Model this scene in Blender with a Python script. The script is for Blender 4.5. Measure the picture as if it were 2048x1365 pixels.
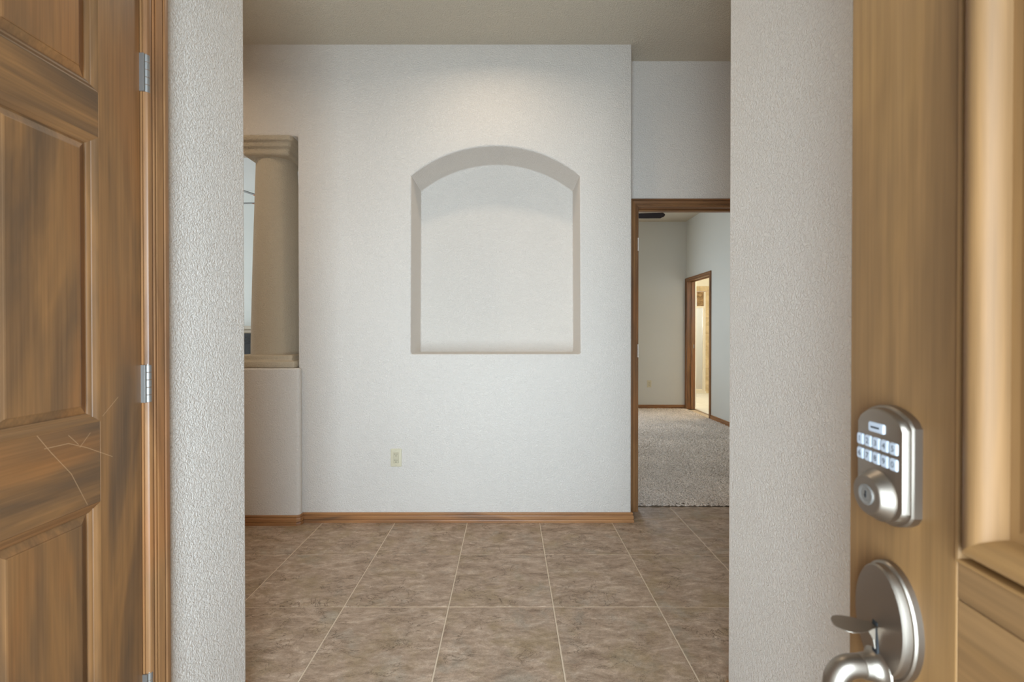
import bpy, bmesh, math, random
import numpy as np
from mathutils import Vector, Matrix

C = bpy.context.scene.collection
for o in list(bpy.data.objects):
    bpy.data.objects.remove(o)
R = math.radians
random.seed(7)
SC = bpy.context.scene

# ------------------------------------------------------------------ camera
cd = bpy.data.cameras.new('camera')
cam = bpy.data.objects.new('camera', cd); C.objects.link(cam)
cam.location = (0, 0, 1.2)
cam.rotation_euler = (R(90 - 0.37), 0, 0)
cd.sensor_width = 36; cd.lens = 36 * 880 / 2048
cd.shift_x = 6 / 2048; cd.shift_y = -5.8 / 2048
cd.clip_start = 0.02
cd.dof.use_dof = True; cd.dof.focus_distance = 2.75; cd.dof.aperture_fstop = 5.6
SC.camera = cam

# ------------------------------------------------------------------ world, daylight, exposure
w = bpy.data.worlds.new('sky'); SC.world = w; w.use_nodes = True
bg = w.node_tree.nodes['Background']
bg.inputs[0].default_value = (0.80, 0.90, 1.0, 1); bg.inputs[1].default_value = 2.2

def area(name, loc, rot, sx, sy, power, col, spread=180):
    l = bpy.data.lights.new(name, 'AREA'); l.shape = 'RECTANGLE'
    l.size = sx; l.size_y = sy; l.energy = power; l.color = col
    l.spread = R(spread)
    o = bpy.data.objects.new(name, l); C.objects.link(o)
    o.location = loc; o.rotation_euler = tuple(R(a) for a in rot)
    return o
# daylight falling in at the open entry door (behind the camera)
area('entry_daylight', (-0.125, -0.55, 1.05), (90, 0, 0), 0.9, 1.9, 44, (0.66, 0.84, 1.0), 130)
# warm recessed downlight in the hall ceiling, just above the frame
area('hall_downlight', (-.08, 2.2, 3.035), (0, 0, 0), 0.15, 0.15, 3.8, (1.0, 0.84, 0.66), 160)
# daylight at the living room windows
area('living_daylight', (-5.88, 3.6, 1.5), (90, 0, -90), 2.2, 1.7, 80, (0.78, 0.90, 1.0))
# daylight at the bedroom window
area('bedroom_daylight', (0.9, 7.15, 1.5), (-90, 0, 0), 1.3, 1.2, 38, (0.72, 0.86, 1.0))
# daylight at the bathroom window
area('bathroom_daylight', (3.66, 10.14, 1.7), (-90, 0, 0), 0.8, 0.8, 11, (0.90, 0.96, 1.0))
# warm vanity light in the bathroom
area('bathroom_ceiling_light', (3.75, 7.3, 2.70), (0, 0, 0), 0.5, 0.2, 6, (1.0, 0.92, 0.78))
area('bathroom_vanity_light', (4.5, 6.98, 2.0), (0, 90, 0), 0.15, 0.35, 15, (1.0, 0.80, 0.48))

# second warm downlight further along the hall, hidden by the left wall corner
area('hall_left_downlight', (-2.15, 2.0, 3.035), (0, 0, 0), 0.15, 0.15, 6.3, (1.0, 0.83, 0.65), 165)

SC.view_settings.view_transform = 'Standard'
SC.view_settings.look = 'None'
SC.view_settings.gamma = 1
SC.view_settings.use_curve_mapping = False
SC.view_settings.exposure = 0.39
SC.cycles.max_bounces = 14; SC.cycles.diffuse_bounces = 10
SC.cycles.sample_clamp_indirect = 6

# ------------------------------------------------------------------ helpers
def lin(c):
    return tuple(((v / 255) / 12.92 if v / 255 <= .04045 else ((v / 255 + .055) / 1.055) ** 2.4) for v in c) + (1,)

class NT:
    def __init__(s, name):
        s.m = bpy.data.materials.new(name); s.m.use_nodes = True
        s.t = s.m.node_tree; s.b = s.t.nodes['Principled BSDF']
    def n(s, typ, **k):
        nd = s.t.nodes.new(typ)
        for a, v in k.items():
            if a == 'inp':
                for q, x in v.items(): nd.inputs[q].default_value = x
            else: setattr(nd, a, v)
        return nd
    def l(s, a, b): s.t.links.new(a, b)
    def mix(s, blend, fac, a, b):
        nd = s.n('ShaderNodeMix', data_type='RGBA', blend_type=blend)
        for i, v in ((0, fac), (6, a), (7, b)):
            if hasattr(v, 'is_output'): s.l(v, nd.inputs[i])
            else: nd.inputs[i].default_value = v
        return nd.outputs[2]
    def ramp(s, src, stops):
        nd = s.n('ShaderNodeValToRGB'); e = nd.color_ramp.elements
        while len(e) < len(stops): e.new(.5)
        for i, (p, c) in enumerate(stops): e[i].position = p; e[i].color = c
        s.l(src, nd.inputs[0]); return nd.outputs[0]
    def noise(s, vec, scale, detail=2, rough=.5, dist=0):
        nd = s.n('ShaderNodeTexNoise', inp={'Scale': scale, 'Detail': detail, 'Roughness': rough, 'Distortion': dist})
        s.l(vec, nd.inputs['Vector']); return nd.outputs[0]
    def mapping(s, vec, scale, rot=(0, 0, 0)):
        nd = s.n('ShaderNodeMapping'); nd.inputs['Scale'].default_value = scale
        nd.inputs['Rotation'].default_value = rot
        s.l(vec, nd.inputs[0]); return nd.outputs[0]
    def bump(s, h, strength, dist, prev=None):
        nd = s.n('ShaderNodeBump', inp={'Strength': strength, 'Distance': dist})
        s.l(h, nd.inputs['Height'])
        if prev is not None: s.l(prev, nd.inputs['Normal'])
        s.l(nd.outputs[0], s.b.inputs['Normal']); return nd.outputs[0]
    def coords(s, rnd=0.0):
        tc = s.n('ShaderNodeTexCoord')
        if not rnd: return tc.outputs['Object']
        oi = s.n('ShaderNodeObjectInfo')
        mu = s.n('ShaderNodeMath', operation='MULTIPLY'); mu.inputs[1].default_value = rnd
        s.l(oi.outputs['Random'], mu.inputs[0])
        ad = s.n('ShaderNodeVectorMath', operation='ADD')
        s.l(tc.outputs['Object'], ad.inputs[0]); s.l(mu.outputs[0], ad.inputs[1])
        return ad.outputs[0]

def plain(name, col, rough=.6, metal=0.0, spec=.5):
    q = NT(name); q.b.inputs['Base Color'].default_value = lin(col)
    q.b.inputs['Roughness'].default_value = rough; q.b.inputs['Metallic'].default_value = metal
    q.b.inputs['Specular IOR Level'].default_value = spec
    return q.m

def plaster(name, col, scale=122, strength=.72, dist=.0034):
    q = NT(name); v = q.coords()
    a = q.noise(v, 1.3, 2); b = q.ramp(a, [(.3, lin([c * .985 for c in col])), (.7, lin(col))])
    q.l(b, q.b.inputs['Base Color'])
    q.b.inputs['Roughness'].default_value = .75
    q.b.inputs['Specular IOR Level'].default_value = .25
    h = q.noise(v, scale, 3, .5, 1.1)
    h2 = q.ramp(h, [(.34, (0, 0, 0, 1)), (.62, (1, 1, 1, 1))])
    q.bump(h2, strength, dist)
    return q.m

def wood(name, axis, light, mid, dark, blotch, rough=.38, across=16, spec=.5):
    q = NT(name); v = q.coords(7.0)
    ax = 'xyz'.index(axis)
    def sc(al, ac): r = [ac] * 3; r[ax] = al; return tuple(r)
    big = q.noise(q.mapping(v, sc(1.1, across * .55)), 1.0, 4, .55, .9)
    base = q.ramp(big, [(.30, lin(dark)), (.46, lin(mid)), (.58, lin(light)), (.74, lin(mid))])
    bl = q.noise(q.mapping(v, sc(1.0, 4.5)), 1.6, 3, .5, .4)
    blf = q.ramp(bl, [(.5, (0, 0, 0, 1)), (.68, (.75, .75, .75, 1))])
    base = q.mix('MIX', blf, base, lin(blotch))
    fine = q.noise(q.mapping(v, sc(3.5, across * 14)), 1.0, 3, .6, .2)
    ff = q.ramp(fine, [(.3, (.80, .80, .80, 1)), (.7, (1.08, 1.08, 1.08, 1))])
    base = q.mix('MULTIPLY', 1.0, base, ff)
    q.l(base, q.b.inputs['Base Color'])
    q.b.inputs['Roughness'].default_value = rough
    q.b.inputs['Specular IOR Level'].default_value = spec
    q.bump(fine, .12, .0006)
    return q.m

WALLC = (226, 217, 206)
M = {}
M['wall'] = plaster('greige_textured_plaster', WALLC)
M['wall_near'] = M['wall']
M['smooth'] = plaster('greige_smooth_plaster', WALLC, 200, .12, .001)
M['ceiling'] = plaster('greige_ceiling_texture', (206, 194, 174), 105, .8, .0035)
M['column'] = plaster('taupe_column_plaster', (196, 181, 157), 100, .7, .0035)
DW = ((136, 96, 57), (114, 82, 52), (88, 67, 48), (146, 95, 50))
def scratches(m, segs, col):
    t = m.node_tree; b_ = t.nodes['Principled BSDF']
    N_ = lambda typ, **k: [nd := t.nodes.new(typ), [setattr(nd, a_, v_) for a_, v_ in k.items()]][0]
    tc = N_('ShaderNodeTexCoord'); fl = N_('ShaderNodeVectorMath', operation='MULTIPLY'); fl.inputs[1].default_value = (1, 0, 1)
    t.links.new(tc.outputs['Object'], fl.inputs[0]); cur = None
    for (x0, z0), (x1, z1) in segs:
        d = Vector((x1 - x0, 0, z1 - z0))
        sb_ = N_('ShaderNodeVectorMath', operation='SUBTRACT'); t.links.new(fl.outputs[0], sb_.inputs[0]); sb_.inputs[1].default_value = (x0, 0, z0)
        dt = N_('ShaderNodeVectorMath', operation='DOT_PRODUCT'); t.links.new(sb_.outputs[0], dt.inputs[0]); dt.inputs[1].default_value = d / d.length_squared
        cl = N_('ShaderNodeClamp'); t.links.new(dt.outputs['Value'], cl.inputs[0])
        pr_ = N_('ShaderNodeVectorMath', operation='SCALE'); pr_.inputs[0].default_value = d; t.links.new(cl.outputs[0], pr_.inputs['Scale'])
        ds = N_('ShaderNodeVectorMath', operation='DISTANCE'); t.links.new(sb_.outputs[0], ds.inputs[0]); t.links.new(pr_.outputs[0], ds.inputs[1])
        if cur is None: cur = ds.outputs['Value']
        else:
            mn = N_('ShaderNodeMath', operation='MINIMUM'); t.links.new(cur, mn.inputs[0]); t.links.new(ds.outputs['Value'], mn.inputs[1]); cur = mn.outputs[0]
    mr = N_('ShaderNodeMapRange'); mr.inputs[1].default_value = .0002; mr.inputs[2].default_value = .0009; mr.inputs[3].default_value = .5; mr.inputs[4].default_value = 0
    t.links.new(cur, mr.inputs[0])
    mx = t.nodes.new('ShaderNodeMix'); mx.data_type = 'RGBA'; mx.inputs[7].default_value = lin(col)
    old = b_.inputs['Base Color'].links[0].from_socket
    t.links.new(mr.outputs[0], mx.inputs[0]); t.links.new(old, mx.inputs[6]); t.links.new(mx.outputs[2], b_.inputs['Base Color'])
for a in 'xz':
    M['door_' + a] = wood('brown_stained_door_wood_' + a, a, *DW, rough=.42)
SEG = [((.4975, 1.007), (.521, .971)), ((.521, .971), (.560, .9175)), ((.560, .9175), (.593, .8435)), ((.510, .980), (.555, .979)), ((.555, .979), (.593, .961)), ((.593, .961), (.650, .927)), ((.600, .990), (.578, .966)), ((.555, .995), (.575, .972)), ((.628, 1.02), (.665, 1.055))]
for a in 'xz': scratches(M['door_' + a], SEG, (192, 156, 116))
CW = ((150, 108, 68), (128, 90, 58), (98, 68, 44), (158, 104, 60))
for a in 'xyz':
    M['trim_' + a] = wood('stained_trim_wood_' + a, a, *CW, rough=.36, across=22)
BW = ((172, 122, 76), (148, 102, 64), (108, 78, 54), (168, 114, 68))
for a in 'xy':
    M['base_' + a] = wood('stained_baseboard_wood_' + a, a, *BW, rough=.4, across=22)
FW = ((143, 106, 64), (129, 95, 59), (113, 83, 52), (134, 101, 66))
for a in 'xz':
    M['front_' + a] = wood('honey_brown_entry_door_wood_' + a, a, *FW, rough=.5, across=9, spec=.22)
M['mould'] = wood('reflection_pale_moulding_wood', 'z', (186, 152, 120), (168, 134, 104), (142, 112, 84), (180, 148, 118), rough=.4)  # gloss reflection on the moulding put into a paler wood colour; not assigned
M['nickel'] = plain('satin_nickel', (152, 141, 128), .38, 1.0)
M['nickel_dark'] = plain('brushed_nickel_face', (150, 138, 126), .38, 1.0)
M['hinge'] = plain('satin_steel_hinge', (150, 146, 140), .5, .8)
M['pale_hinge'] = plain('pale_nickel_hinge', (208, 196, 182), .5, .3)
M['button'] = plain('white_rubber_button', (172, 177, 184), .5)
M['ink'] = plain('dark_print', (30, 30, 34), .6)
M['black'] = plain('black_slot', (8, 8, 9), .7)
M['grout'] = plain('pale_tan_grout', (214, 194, 168), .9)
M['almond'] = plain('almond_plastic', (206, 196, 168), .35)
M['almond_in'] = plain('almond_receptacle_plastic', (196, 186, 158), .4)
M['concrete'] = plain('porch_concrete', (176, 172, 164), .9)
M['fan_brown'] = plain('dark_walnut_fan_blade', (34, 22, 20), .8, 0, .1)
M['fan_grey'] = plain('grey_fan_blade', (150, 152, 154), .4)
M['copper'] = plain('copper_metal', (190, 110, 60), .3, 1.0)
M['white_ceil'] = plaster('white_ceiling_texture', (226, 226, 224), 85, .4, .002)
M['bath_white'] = plain('white_bathroom_paint', (238, 236, 228), .6)
M['white_metal'] = plain('white_shower_frame', (236, 230, 216), .35)
M['blackstone'] = plain('black_fireplace_surround', (20, 24, 30), .25)
M['fire_black'] = plain('matte_black_firebox', (10, 10, 11), .6)
M['mantel'] = plain('stone_mantel_paint', (186, 176, 160), .6)
M['bed_wall'] = plaster('pale_greige_bedroom_plaster', (208, 205, 196), 120, .25, .0015)
M['living_wall'] = plaster('pale_living_room_plaster', (214, 216, 212), 120, .2, .0015)

# tile
q = NT('taupe_slate_look_tile'); v = q.coords(13.0)
vr = q.mapping(v, (5.5, 13, 4), (0, 0, R(-38)))
a = q.noise(vr, 1.5, 15, .78, .5)
base = q.ramp(a, [(.30, lin((118, 94, 74))), (.44, lin((160, 136, 114))), (.56, lin((182, 158, 136))), (.70, lin((212, 191, 170)))])
ol = q.noise(v, 5.5, 6, .65, .3)
base = q.mix('MIX', q.ramp(ol, [(.50, (0, 0, 0, 1)), (.64, (.5, .5, .5, 1))]), base, lin((152, 130, 94)))
gr = q.noise(q.mapping(v, (1, 1, 1), (0, 0, 1)), 6.4, 5, .65, .3)
base = q.mix('MIX', q.ramp(gr, [(.54, (0, 0, 0, 1)), (.68, (.4, .4, .4, 1))]), base, lin((158, 152, 138)))
vein = q.noise(q.mapping(v, (2.2, 4.4, 2), (0, 0, R(-34))), 2.3, 14, .66, .9)
vf = q.ramp(vein, [(.488, (0, 0, 0, 1)), (.4995, (1, 1, 1, 1)), (.511, (0, 0, 0, 1))])
gate = q.noise(v, 7.0, 3); gf = q.ramp(gate, [(.46, (0, 0, 0, 1)), (.56, (1, 1, 1, 1))])
vf2 = q.mix('MULTIPLY', 1.0, vf, gf)
base = q.mix('MIX', vf2, base, lin((96, 76, 56)))
md = q.noise(q.mapping(v, (14, 34, 14), (0, 0, R(-34))), 1.6, 10, .72, .6)
base = q.mix('MULTIPLY', .9, base, q.ramp(md, [(.36, (.80, .78, .75, 1)), (.5, (.98, .98, .98, 1)), (.62, (1.14, 1.13, 1.12, 1))]))
sp = q.noise(v, 260, 2, .6); spf = q.ramp(sp, [(.34, (.80, .79, .78, 1)), (.6, (1.06, 1.05, 1.04, 1))])
base = q.mix('MULTIPLY', .8, base, spf)
q.l(base, q.b.inputs['Base Color'])
q.b.inputs['Roughness'].default_value = .5; q.b.inputs['Specular IOR Level'].default_value = .35
b1 = q.bump(a, .5, .004); b2 = q.bump(vf2, -.4, .0015, b1); q.bump(sp, .25, .0008, b2)
M['tile'] = q.m
# carpet
q = NT('beige_frieze_carpet'); v = q.coords()
a = q.noise(v, 120, 3, .7); b = q.noise(v, 2.2, 2)
base = q.ramp(a, [(.32, lin((132, 120, 104))), (.58, lin((244, 230, 218)))])
base = q.mix('MULTIPLY', 1, base, q.ramp(b, [(.35, (.88, .88, .88, 1)), (.65, (1.04, 1.04, 1.04, 1))]))
q.l(base, q.b.inputs['Base Color']); q.b.inputs['Roughness'].default_value = 1
q.b.inputs['Specular IOR Level'].default_value = .05
q.bump(a, .6, .006)
M['carpet'] = q.m
# obscure glass
q = NT('obscure_shower_glass'); v = q.coords()
q.b.inputs['Base Color'].default_value = (.93, .95, .96, 1); q.b.inputs['Roughness'].default_value = .35
q.b.inputs['Transmission Weight'].default_value = .85; q.b.inputs['IOR'].default_value = 1.3
q.bump(q.noise(v, 140, 2), .5, .004)
M['glass'] = q.m
q = NT('clear_window_glass')
q.b.inputs['Roughness'].default_value = .02; q.b.inputs['Transmission Weight'].default_value = 1; q.b.inputs['IOR'].default_value = 1.05
M['pane'] = q.m
q = NT('brown_travertine'); v = q.coords()
a = q.noise(v, 9, 8, .7, 1.2)
q.l(q.ramp(a, [(.35, lin((92, 72, 46))), (.5, lin((150, 120, 80))), (.65, lin((188, 160, 118)))]), q.b.inputs['Base Color'])
M['travertine'] = q.m
q = NT('beige_wall_tile'); v = q.coords(5)
a = q.noise(v, 7, 5, .6)
q.l(q.ramp(a, [(.35, lin((196, 176, 140))), (.65, lin((226, 208, 172)))]), q.b.inputs['Base Color'])
q.b.inputs['Roughness'].default_value = .4
M['beige_tile'] = q.m

def mesh_obj(name, bm, mat, parent=None, bevel=0, segs=2, smooth=None, kind=None, label=None, cat=None, group=None):
    bmesh.ops.recalc_face_normals(bm, faces=bm.faces)
    me = bpy.data.meshes.new(name); bm.to_mesh(me); bm.free()
    mats = mat if isinstance(mat, (list, tuple)) else [mat]
    for m_ in mats: me.materials.append(m_)
    o = bpy.data.objects.new(name, me); C.objects.link(o)
    if parent is not None: o.parent = parent
    if smooth is not None:
        for p in me.polygons: p.use_smooth = True
        me.set_sharp_from_angle(angle=R(smooth))
    if bevel:
        b = o.modifiers.new('bevel', 'BEVEL'); b.width = bevel; b.segments = segs
        b.limit_method = 'ANGLE'; b.angle_limit = R(50); b.harden_normals = False
    if kind: o['kind'] = kind
    if label: o['label'] = label
    if cat: o['category'] = cat
    if group: o['group'] = group
    return o

def empty(name, loc=(0, 0, 0), rz=0, kind=None, label=None, cat=None, group=None):
    o = bpy.data.objects.new(name, None); C.objects.link(o)
    o.location = loc; o.rotation_euler = (0, 0, R(rz)); o.empty_display_size = .1
    if kind: o['kind'] = kind
    if label: o['label'] = label
    if cat: o['category'] = cat
    if group: o['group'] = group
    return o

def box(bm, x0, x1, y0, y1, z0, z1, mi=0):
    vs = [bm.verts.new((x, y, z)) for z in (z0, z1) for x, y in ((x0, y0), (x1, y0), (x1, y1), (x0, y1))]
    for f in ((3, 2, 1, 0), (4, 5, 6, 7), (0, 1, 5, 4), (1, 2, 6, 5), (2, 3, 7, 6), (3, 0, 4, 7)):
        bm.faces.new([vs[i] for i in f]).material_index = mi
    return vs

def B(*a, **k):
    bm = bmesh.new(); box(bm, *a, **k); return bm

def prism(bm, pts, z0, z1):
    a = [bm.verts.new((x, y, z0)) for x, y in pts]; b = [bm.verts.new((x, y, z1)) for x, y in pts]
    n = len(pts)
    bm.faces.new(a[::-1]); bm.faces.new(b)
    for i in range(n): bm.faces.new((a[i], a[(i + 1) % n], b[(i + 1) % n], b[i]))

def loft(bm, rings, cap0=True, cap1=True, closed=True, mi=0, mi1=None):
    R_ = [[bm.verts.new(p) for p in r] for r in rings]
    n = len(R_[0])
    for a, b in zip(R_[:-1], R_[1:]):
        for i in range(n if closed else n - 1):
            bm.faces.new((a[i], a[(i + 1) % n], b[(i + 1) % n], b[i])).material_index = mi
    if cap0: bm.faces.new(R_[0][::-1]).material_index = mi
    if cap1: bm.faces.new(R_[-1]).material_index = mi if mi1 is None else mi1
    return R_

def lathe_y(bm, cx, cz, prof, n=40, mi=0):
    """prof: (radius, n) with n measured outward = -y"""
    rings = []
    for r, nn in prof:
        rings.append([(cx + max(r, 1e-5) * math.cos(2 * math.pi * i / n), -nn, cz + max(r, 1e-5) * math.sin(2 * math.pi * i / n)) for i in range(n)])
    loft(bm, rings, mi=mi)

def lathe_z(bm, cx, cy, prof, n=32):
    loft(bm, [[(cx + r * math.cos(2 * math.pi * i / n), cy + r * math.sin(2 * math.pi * i / n), z) for i in range(n)] for r, z in prof])

def tube(bm, pts, rad, n=16):
    pts = [Vector(p) for p in pts]; rings = []
    up = Vector((1, 0, 0))
    for i, p in enumerate(pts):
        t = (pts[min(i + 1, len(pts) - 1)] - pts[max(i - 1, 0)]).normalized()
        u = (up - t * up.dot(t)).normalized(); v_ = t.cross(u)
        r = rad[i] if isinstance(rad, (list, tuple)) else rad
        rings.append([tuple(p + (u * math.cos(2 * math.pi * k / n) + v_ * math.sin(2 * math.pi * k / n)) * r) for k in range(n)])
    loft(bm, rings)

def smooth_path(pts, k=6):
    out = []; P = [Vector(p) for p in pts]
    for i in range(len(P) - 1):
        p0 = P[max(i - 1, 0)]; p1 = P[i]; p2 = P[i + 1]; p3 = P[min(i + 2, len(P) - 1)]
        for j in range(k):
            t = j / k
            out.append(.5 * ((2 * p1) + (p2 - p0) * t + (2 * p0 - 5 * p1 + 4 * p2 - p3) * t * t + (3 * p1 - p0 - 3 * p2 + p3) * t ** 3))
    out.append(P[-1]); return out

def sweep(pts, N, prof, closed=False):
    """one bmesh per straight run of the moulding, mitred at the corners; prof (a outward in plane, b along N)"""
    P = [Vector(p) for p in pts]; N = Vector(N); n = len(P)
    segs = [(P[(i + 1) % n] - P[i]).normalized() for i in range(n if closed else n - 1)]
    ms = [s.cross(N).normalized() for s in segs]
    def off(i):
        if closed: a, b = ms[(i - 1) % n], ms[i % n]
        else: a, b = ms[max(i - 1, 0)], ms[min(i, len(ms) - 1)]
        return (a + b) / (1 + a.dot(b))
    res = []
    for i in range(len(segs)):
        bm = bmesh.new()
        rings = []
        for j in (i, i + 1):
            o_ = off(j % n if closed else j); p = P[j % n]
            rings.append([tuple(p + o_ * a + N * b) for a, b in prof])
        loft(bm, rings)
        res.append(bm)
    return res

def rrect(cx, cz, hw, hh, r, k=4):
    pts = []
    for (sx, sz, a0) in ((1, -1, -90), (1, 1, 0), (-1, 1, 90), (-1, -1, 180)):
        for i in range(k + 1):
            a = R(a0 + 90 * i / k)
            pts.append((cx + sx * (hw - r) + r * math.cos(a), cz + sz * (hh - r) + r * math.sin(a)))
    return pts

CASING = [(0, 0), (0, .003), (.003, .0085), (.007, .0105), (.012, .0105), (.0130, .0060), (.0160, .0060), (.0172, .011),
          (.020, .0118), (.0212, .0080), (.0238, .0080), (.0245, .0125), (.040, .0148), (.0405, .0100), (.0435, .0100), (.0450, .0165), (.051, .0178), (.055, .0170), (.057, .0145), (.057, 0)]
BASE = [(0, .062), (.006, .0625), (.0085, .060), (.0090, .054), (.0085, .0505), (.0045, .0495), (.0045, .0465), (.0105, .0455),
        (.0125, .041), (.0125, .0225), (.0085, .0215), (.0085, .0185), (.0140, .0175), (.0150, .012), (.0150, 0), (0, 0)]

H = 3.056
# ------------------------------------------------------------------ floors
GX, GY, P = -.267, 1.935, .463
floor = mesh_obj('floor', B(-6, 3.1, -.52, 3.0705, -.12, -.0023), M['grout'], kind='structure')
th = .0105
def tile_mesh(w_, d_, seed):
    rnd = random.Random(seed); bm = bmesh.new()
    c = .0022
    ring = lambda ins, z: [(-w_ / 2 + ins, -d_ / 2 + ins, z), (w_ / 2 - ins, -d_ / 2 + ins, z), (w_ / 2 - ins, d_ / 2 - ins, z), (-w_ / 2 + ins, d_ / 2 - ins, z)]
    loft(bm, [ring(0, -.004), ring(0, -.0012), ring(c * .4, -.0004), ring(c, 0)], cap0=False)
    return bm
variants = {}
for i in range(-8, 5):
    for j in range(-6, 3):
        x0, x1 = GX + P * i, GX + P * (i + 1); y0, y1 = GY + P * j, GY + P * (j + 1)
        y1 = min(y1, 3.068 + .0025); y0 = max(y0, -.52)
        if y1 - y0 < .03: continue
        if (y0 + y1) / 2 < 1.3 and (x0 > .8 or x1 < -.95): continue
        if x0 < -2.9 or x1 > 2.3: continue
        g = .0026
        key = (round(x1 - x0, 3), round(y1 - y0, 3))
        if key not in variants:
            o = mesh_obj('floor_tile', tile_mesh(x1 - x0 - 2 * g, y1 - y0 - 2 * g, 1), M['tile'], floor)
            variants[key] = o
        else:
            o = variants[key].copy(); C.objects.link(o); o.parent = floor
        o.location = ((x0 + x1) / 2, (y0 + y1) / 2, random.uniform(-.0004, .0004))

mesh_obj('floor_bedroom', B(-.52, 3.02, 3.072, 7.3, -.12, -.012), M['grout'], kind='structure')
mesh_obj('floor_living', B(-6, -.53, 3.08, 5.7, -.12, 0), M['carpet'], kind='structure')
# carpet pile as fine displaced grid
def carpet():
    rng = np.random.default_rng(3)
    def grid(x0, x1, y0, y1, st):
        nx, ny = int((x1 - x0) / st), int((y1 - y0) / st)
        xs = np.linspace(x0, x1, nx); ys = np.linspace(y0, y1, ny)
        X, Y = np.meshgrid(xs, ys)
        X = X + rng.uniform(-.4, .4, X.shape) * st; Y = Y + rng.uniform(-.4, .4, X.shape) * st
        Z = rng.uniform(0, 1, X.shape)
        Z = (Z + .5 * (np.roll(Z, 1, 0) + np.roll(Z, 1, 1))) / 2 * .015 - .002
        X = np.clip(X, x0, x1); Y = np.clip(Y, y0 - .003, y1)
        v = np.stack([X, Y, Z], -1).reshape(-1, 3)
        idx = np.arange(nx * ny).reshape(ny, nx)
        f = np.stack([idx[:-1, :-1], idx[:-1, 1:], idx[1:, 1:], idx[1:, :-1]], -1).reshape(-1, 4)
        return v, f
    v1, f1 = grid(.884, 1.676, 3.072, 3.115, .0065)
    v2, f2 = grid(.6, 2.878, 3.112, 7.188, .0085)
    v = np.concatenate([v1, v2]); f = np.concatenate([f1, f2 + len(v1)])
    me = bpy.data.meshes.new('carpet_pile'); me.from_pydata(v.tolist(), [], f.tolist()); me.update()
    me.materials.append(M['carpet'])
    o = bpy.data.objects.new('bedroom_carpet', me); C.objects.link(o)
    o['kind'] = 'stuff'; o['label'] = 'beige cut-pile carpet on the bedroom floor beyond the doorway'; o['category'] = 'carpet'
carpet()
mesh_obj('ceiling', B(-6.2, 3.02, -.52, 7.4, H, H + .1), M['ceiling'], kind='structure')
mesh_obj('ceiling_living', B(-6, -.53, 3.181, 5.6, H - .012, H - .0005), M['white_ceil'], kind='structure')

# ------------------------------------------------------------------ vestibule walls
def arc(cx, cy, r, a0, a1, k=6):
    return [(cx + r * math.cos(R(a0 + (a1 - a0) * i / k)), cy + r * math.sin(R(a0 + (a1 - a0) * i / k))) for i in range(k + 1)]
LX, RX, CY = -.8615, .718, 1.44
r_ = .012
bm = bmesh.new()
prism(bm, [(LX, 1.055)] + arc(LX - r_, CY - r_, r_, 0, 90) + [(-6, CY), (-6, CY - .12), (LX - .12, CY - .12), (LX - .12, 1.055)], 0, H)
box(bm, LX - .12, LX, .285, 1.055, 2.055, H)
box(bm, LX - .12, LX, -.4, .285, 0, H)
mesh_obj('wall_left', bm, M['wall'], kind='structure', smooth=40)
bm = bmesh.new()
prism(bm, [(RX, -.4), (RX + .12, -.4), (RX + .12, CY - .12), (2.3, CY - .12), (2.3, CY)] + arc(RX + r_, CY - r_, r_, 90, 180), 0, H)
mesh_obj('wall_right', bm, M['wall'], kind='structure', smooth=40)
bm = bmesh.new()
box(bm, LX - .12, -.60, -.52, -.4, 0, H); box(bm, .352, RX + .12, -.52, -.4, 0, H); box(bm, -.60, .352, -.52, -.4, 2.06, H)
mesh_obj('wall_front', bm, M['wall'], kind='structure')
mesh_obj('wall_hall_end', B(2.3, 2.42, CY - .12, 3.0, 0, H), M['wall'], kind='structure')
mesh_obj('wall_closet', B(-1.75, -1.65, -.4, 1.3, 0, H), M['smooth'], kind='structure')
# porch outside
mesh_obj('ground_porch', B(-6, 6, -8, -.53, -.2, -.05), M['concrete'], kind='structure')

# ------------------------------------------------------------------ main wall with arched niche and side opening
WX0, WX1, WY0, WY1 = -1.352, .785, 2.82, 3.18
bm = B(-6, WX1, WY0, WY1, 0, H + .02)
main = mesh_obj('wall_back', bm, M['wall'], kind='structure')
cut1 = mesh_obj('cut', B(-2.6, WX0, 2, 4, -.5, 2.476), M['wall'])
NX0, NX1, SZ, SPR, APX = -.625, .453, 1.080, 2.222, 2.411
hw = (NX1 - NX0) / 2; hgt = APX - SPR; rad = (hw * hw + hgt * hgt) / (2 * hgt)
cxn = (NX0 + NX1) / 2; czn = APX - rad; amax = math.asin(hw / rad)
pts = [(NX0 - .006, SZ), (NX1 + .006, SZ)]
for i in range(33):
    a = amax - 2 * amax * i / 32
    pts.append((cxn + rad * math.sin(a), czn + rad * math.cos(a)))
bm = bmesh.new()
fa = [bm.verts.new((x, 2.5, z)) for x, z in pts]; fb = [bm.verts.new((x, 3.135, z)) for x, z in pts]
bm.faces.new(fa); bm.faces.new(fb[::-1])
for i in range(len(pts)): bm.faces.new((fa[i], fb[i], fb[(i + 1) % len(pts)], fa[(i + 1) % len(pts)]))
cut2 = mesh_obj('cut', bm, M['wall'])
for c_ in (cut1, cut2):
    b = main.modifiers.new('bool', 'BOOLEAN'); b.object = c_; b.operation = 'DIFFERENCE'; b.solver = 'EXACT'
bv = main.modifiers.new('bevel', 'BEVEL'); bv.width = .013; bv.segments = 4; bv.limit_method = 'ANGLE'; bv.angle_limit = R(55)
dg = bpy.context.evaluated_depsgraph_get(); dg.update()
nm = bpy.data.meshes.new_from_object(main.evaluated_get(dg))
main.modifiers.clear(); main.data = nm
nm.name = 'wall_back'
for p in nm.polygons: p.use_smooth = True
nm.set_sharp_from_angle(angle=R(30))
bpy.data.objects.remove(cut1); bpy.data.objects.remove(cut2)

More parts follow.
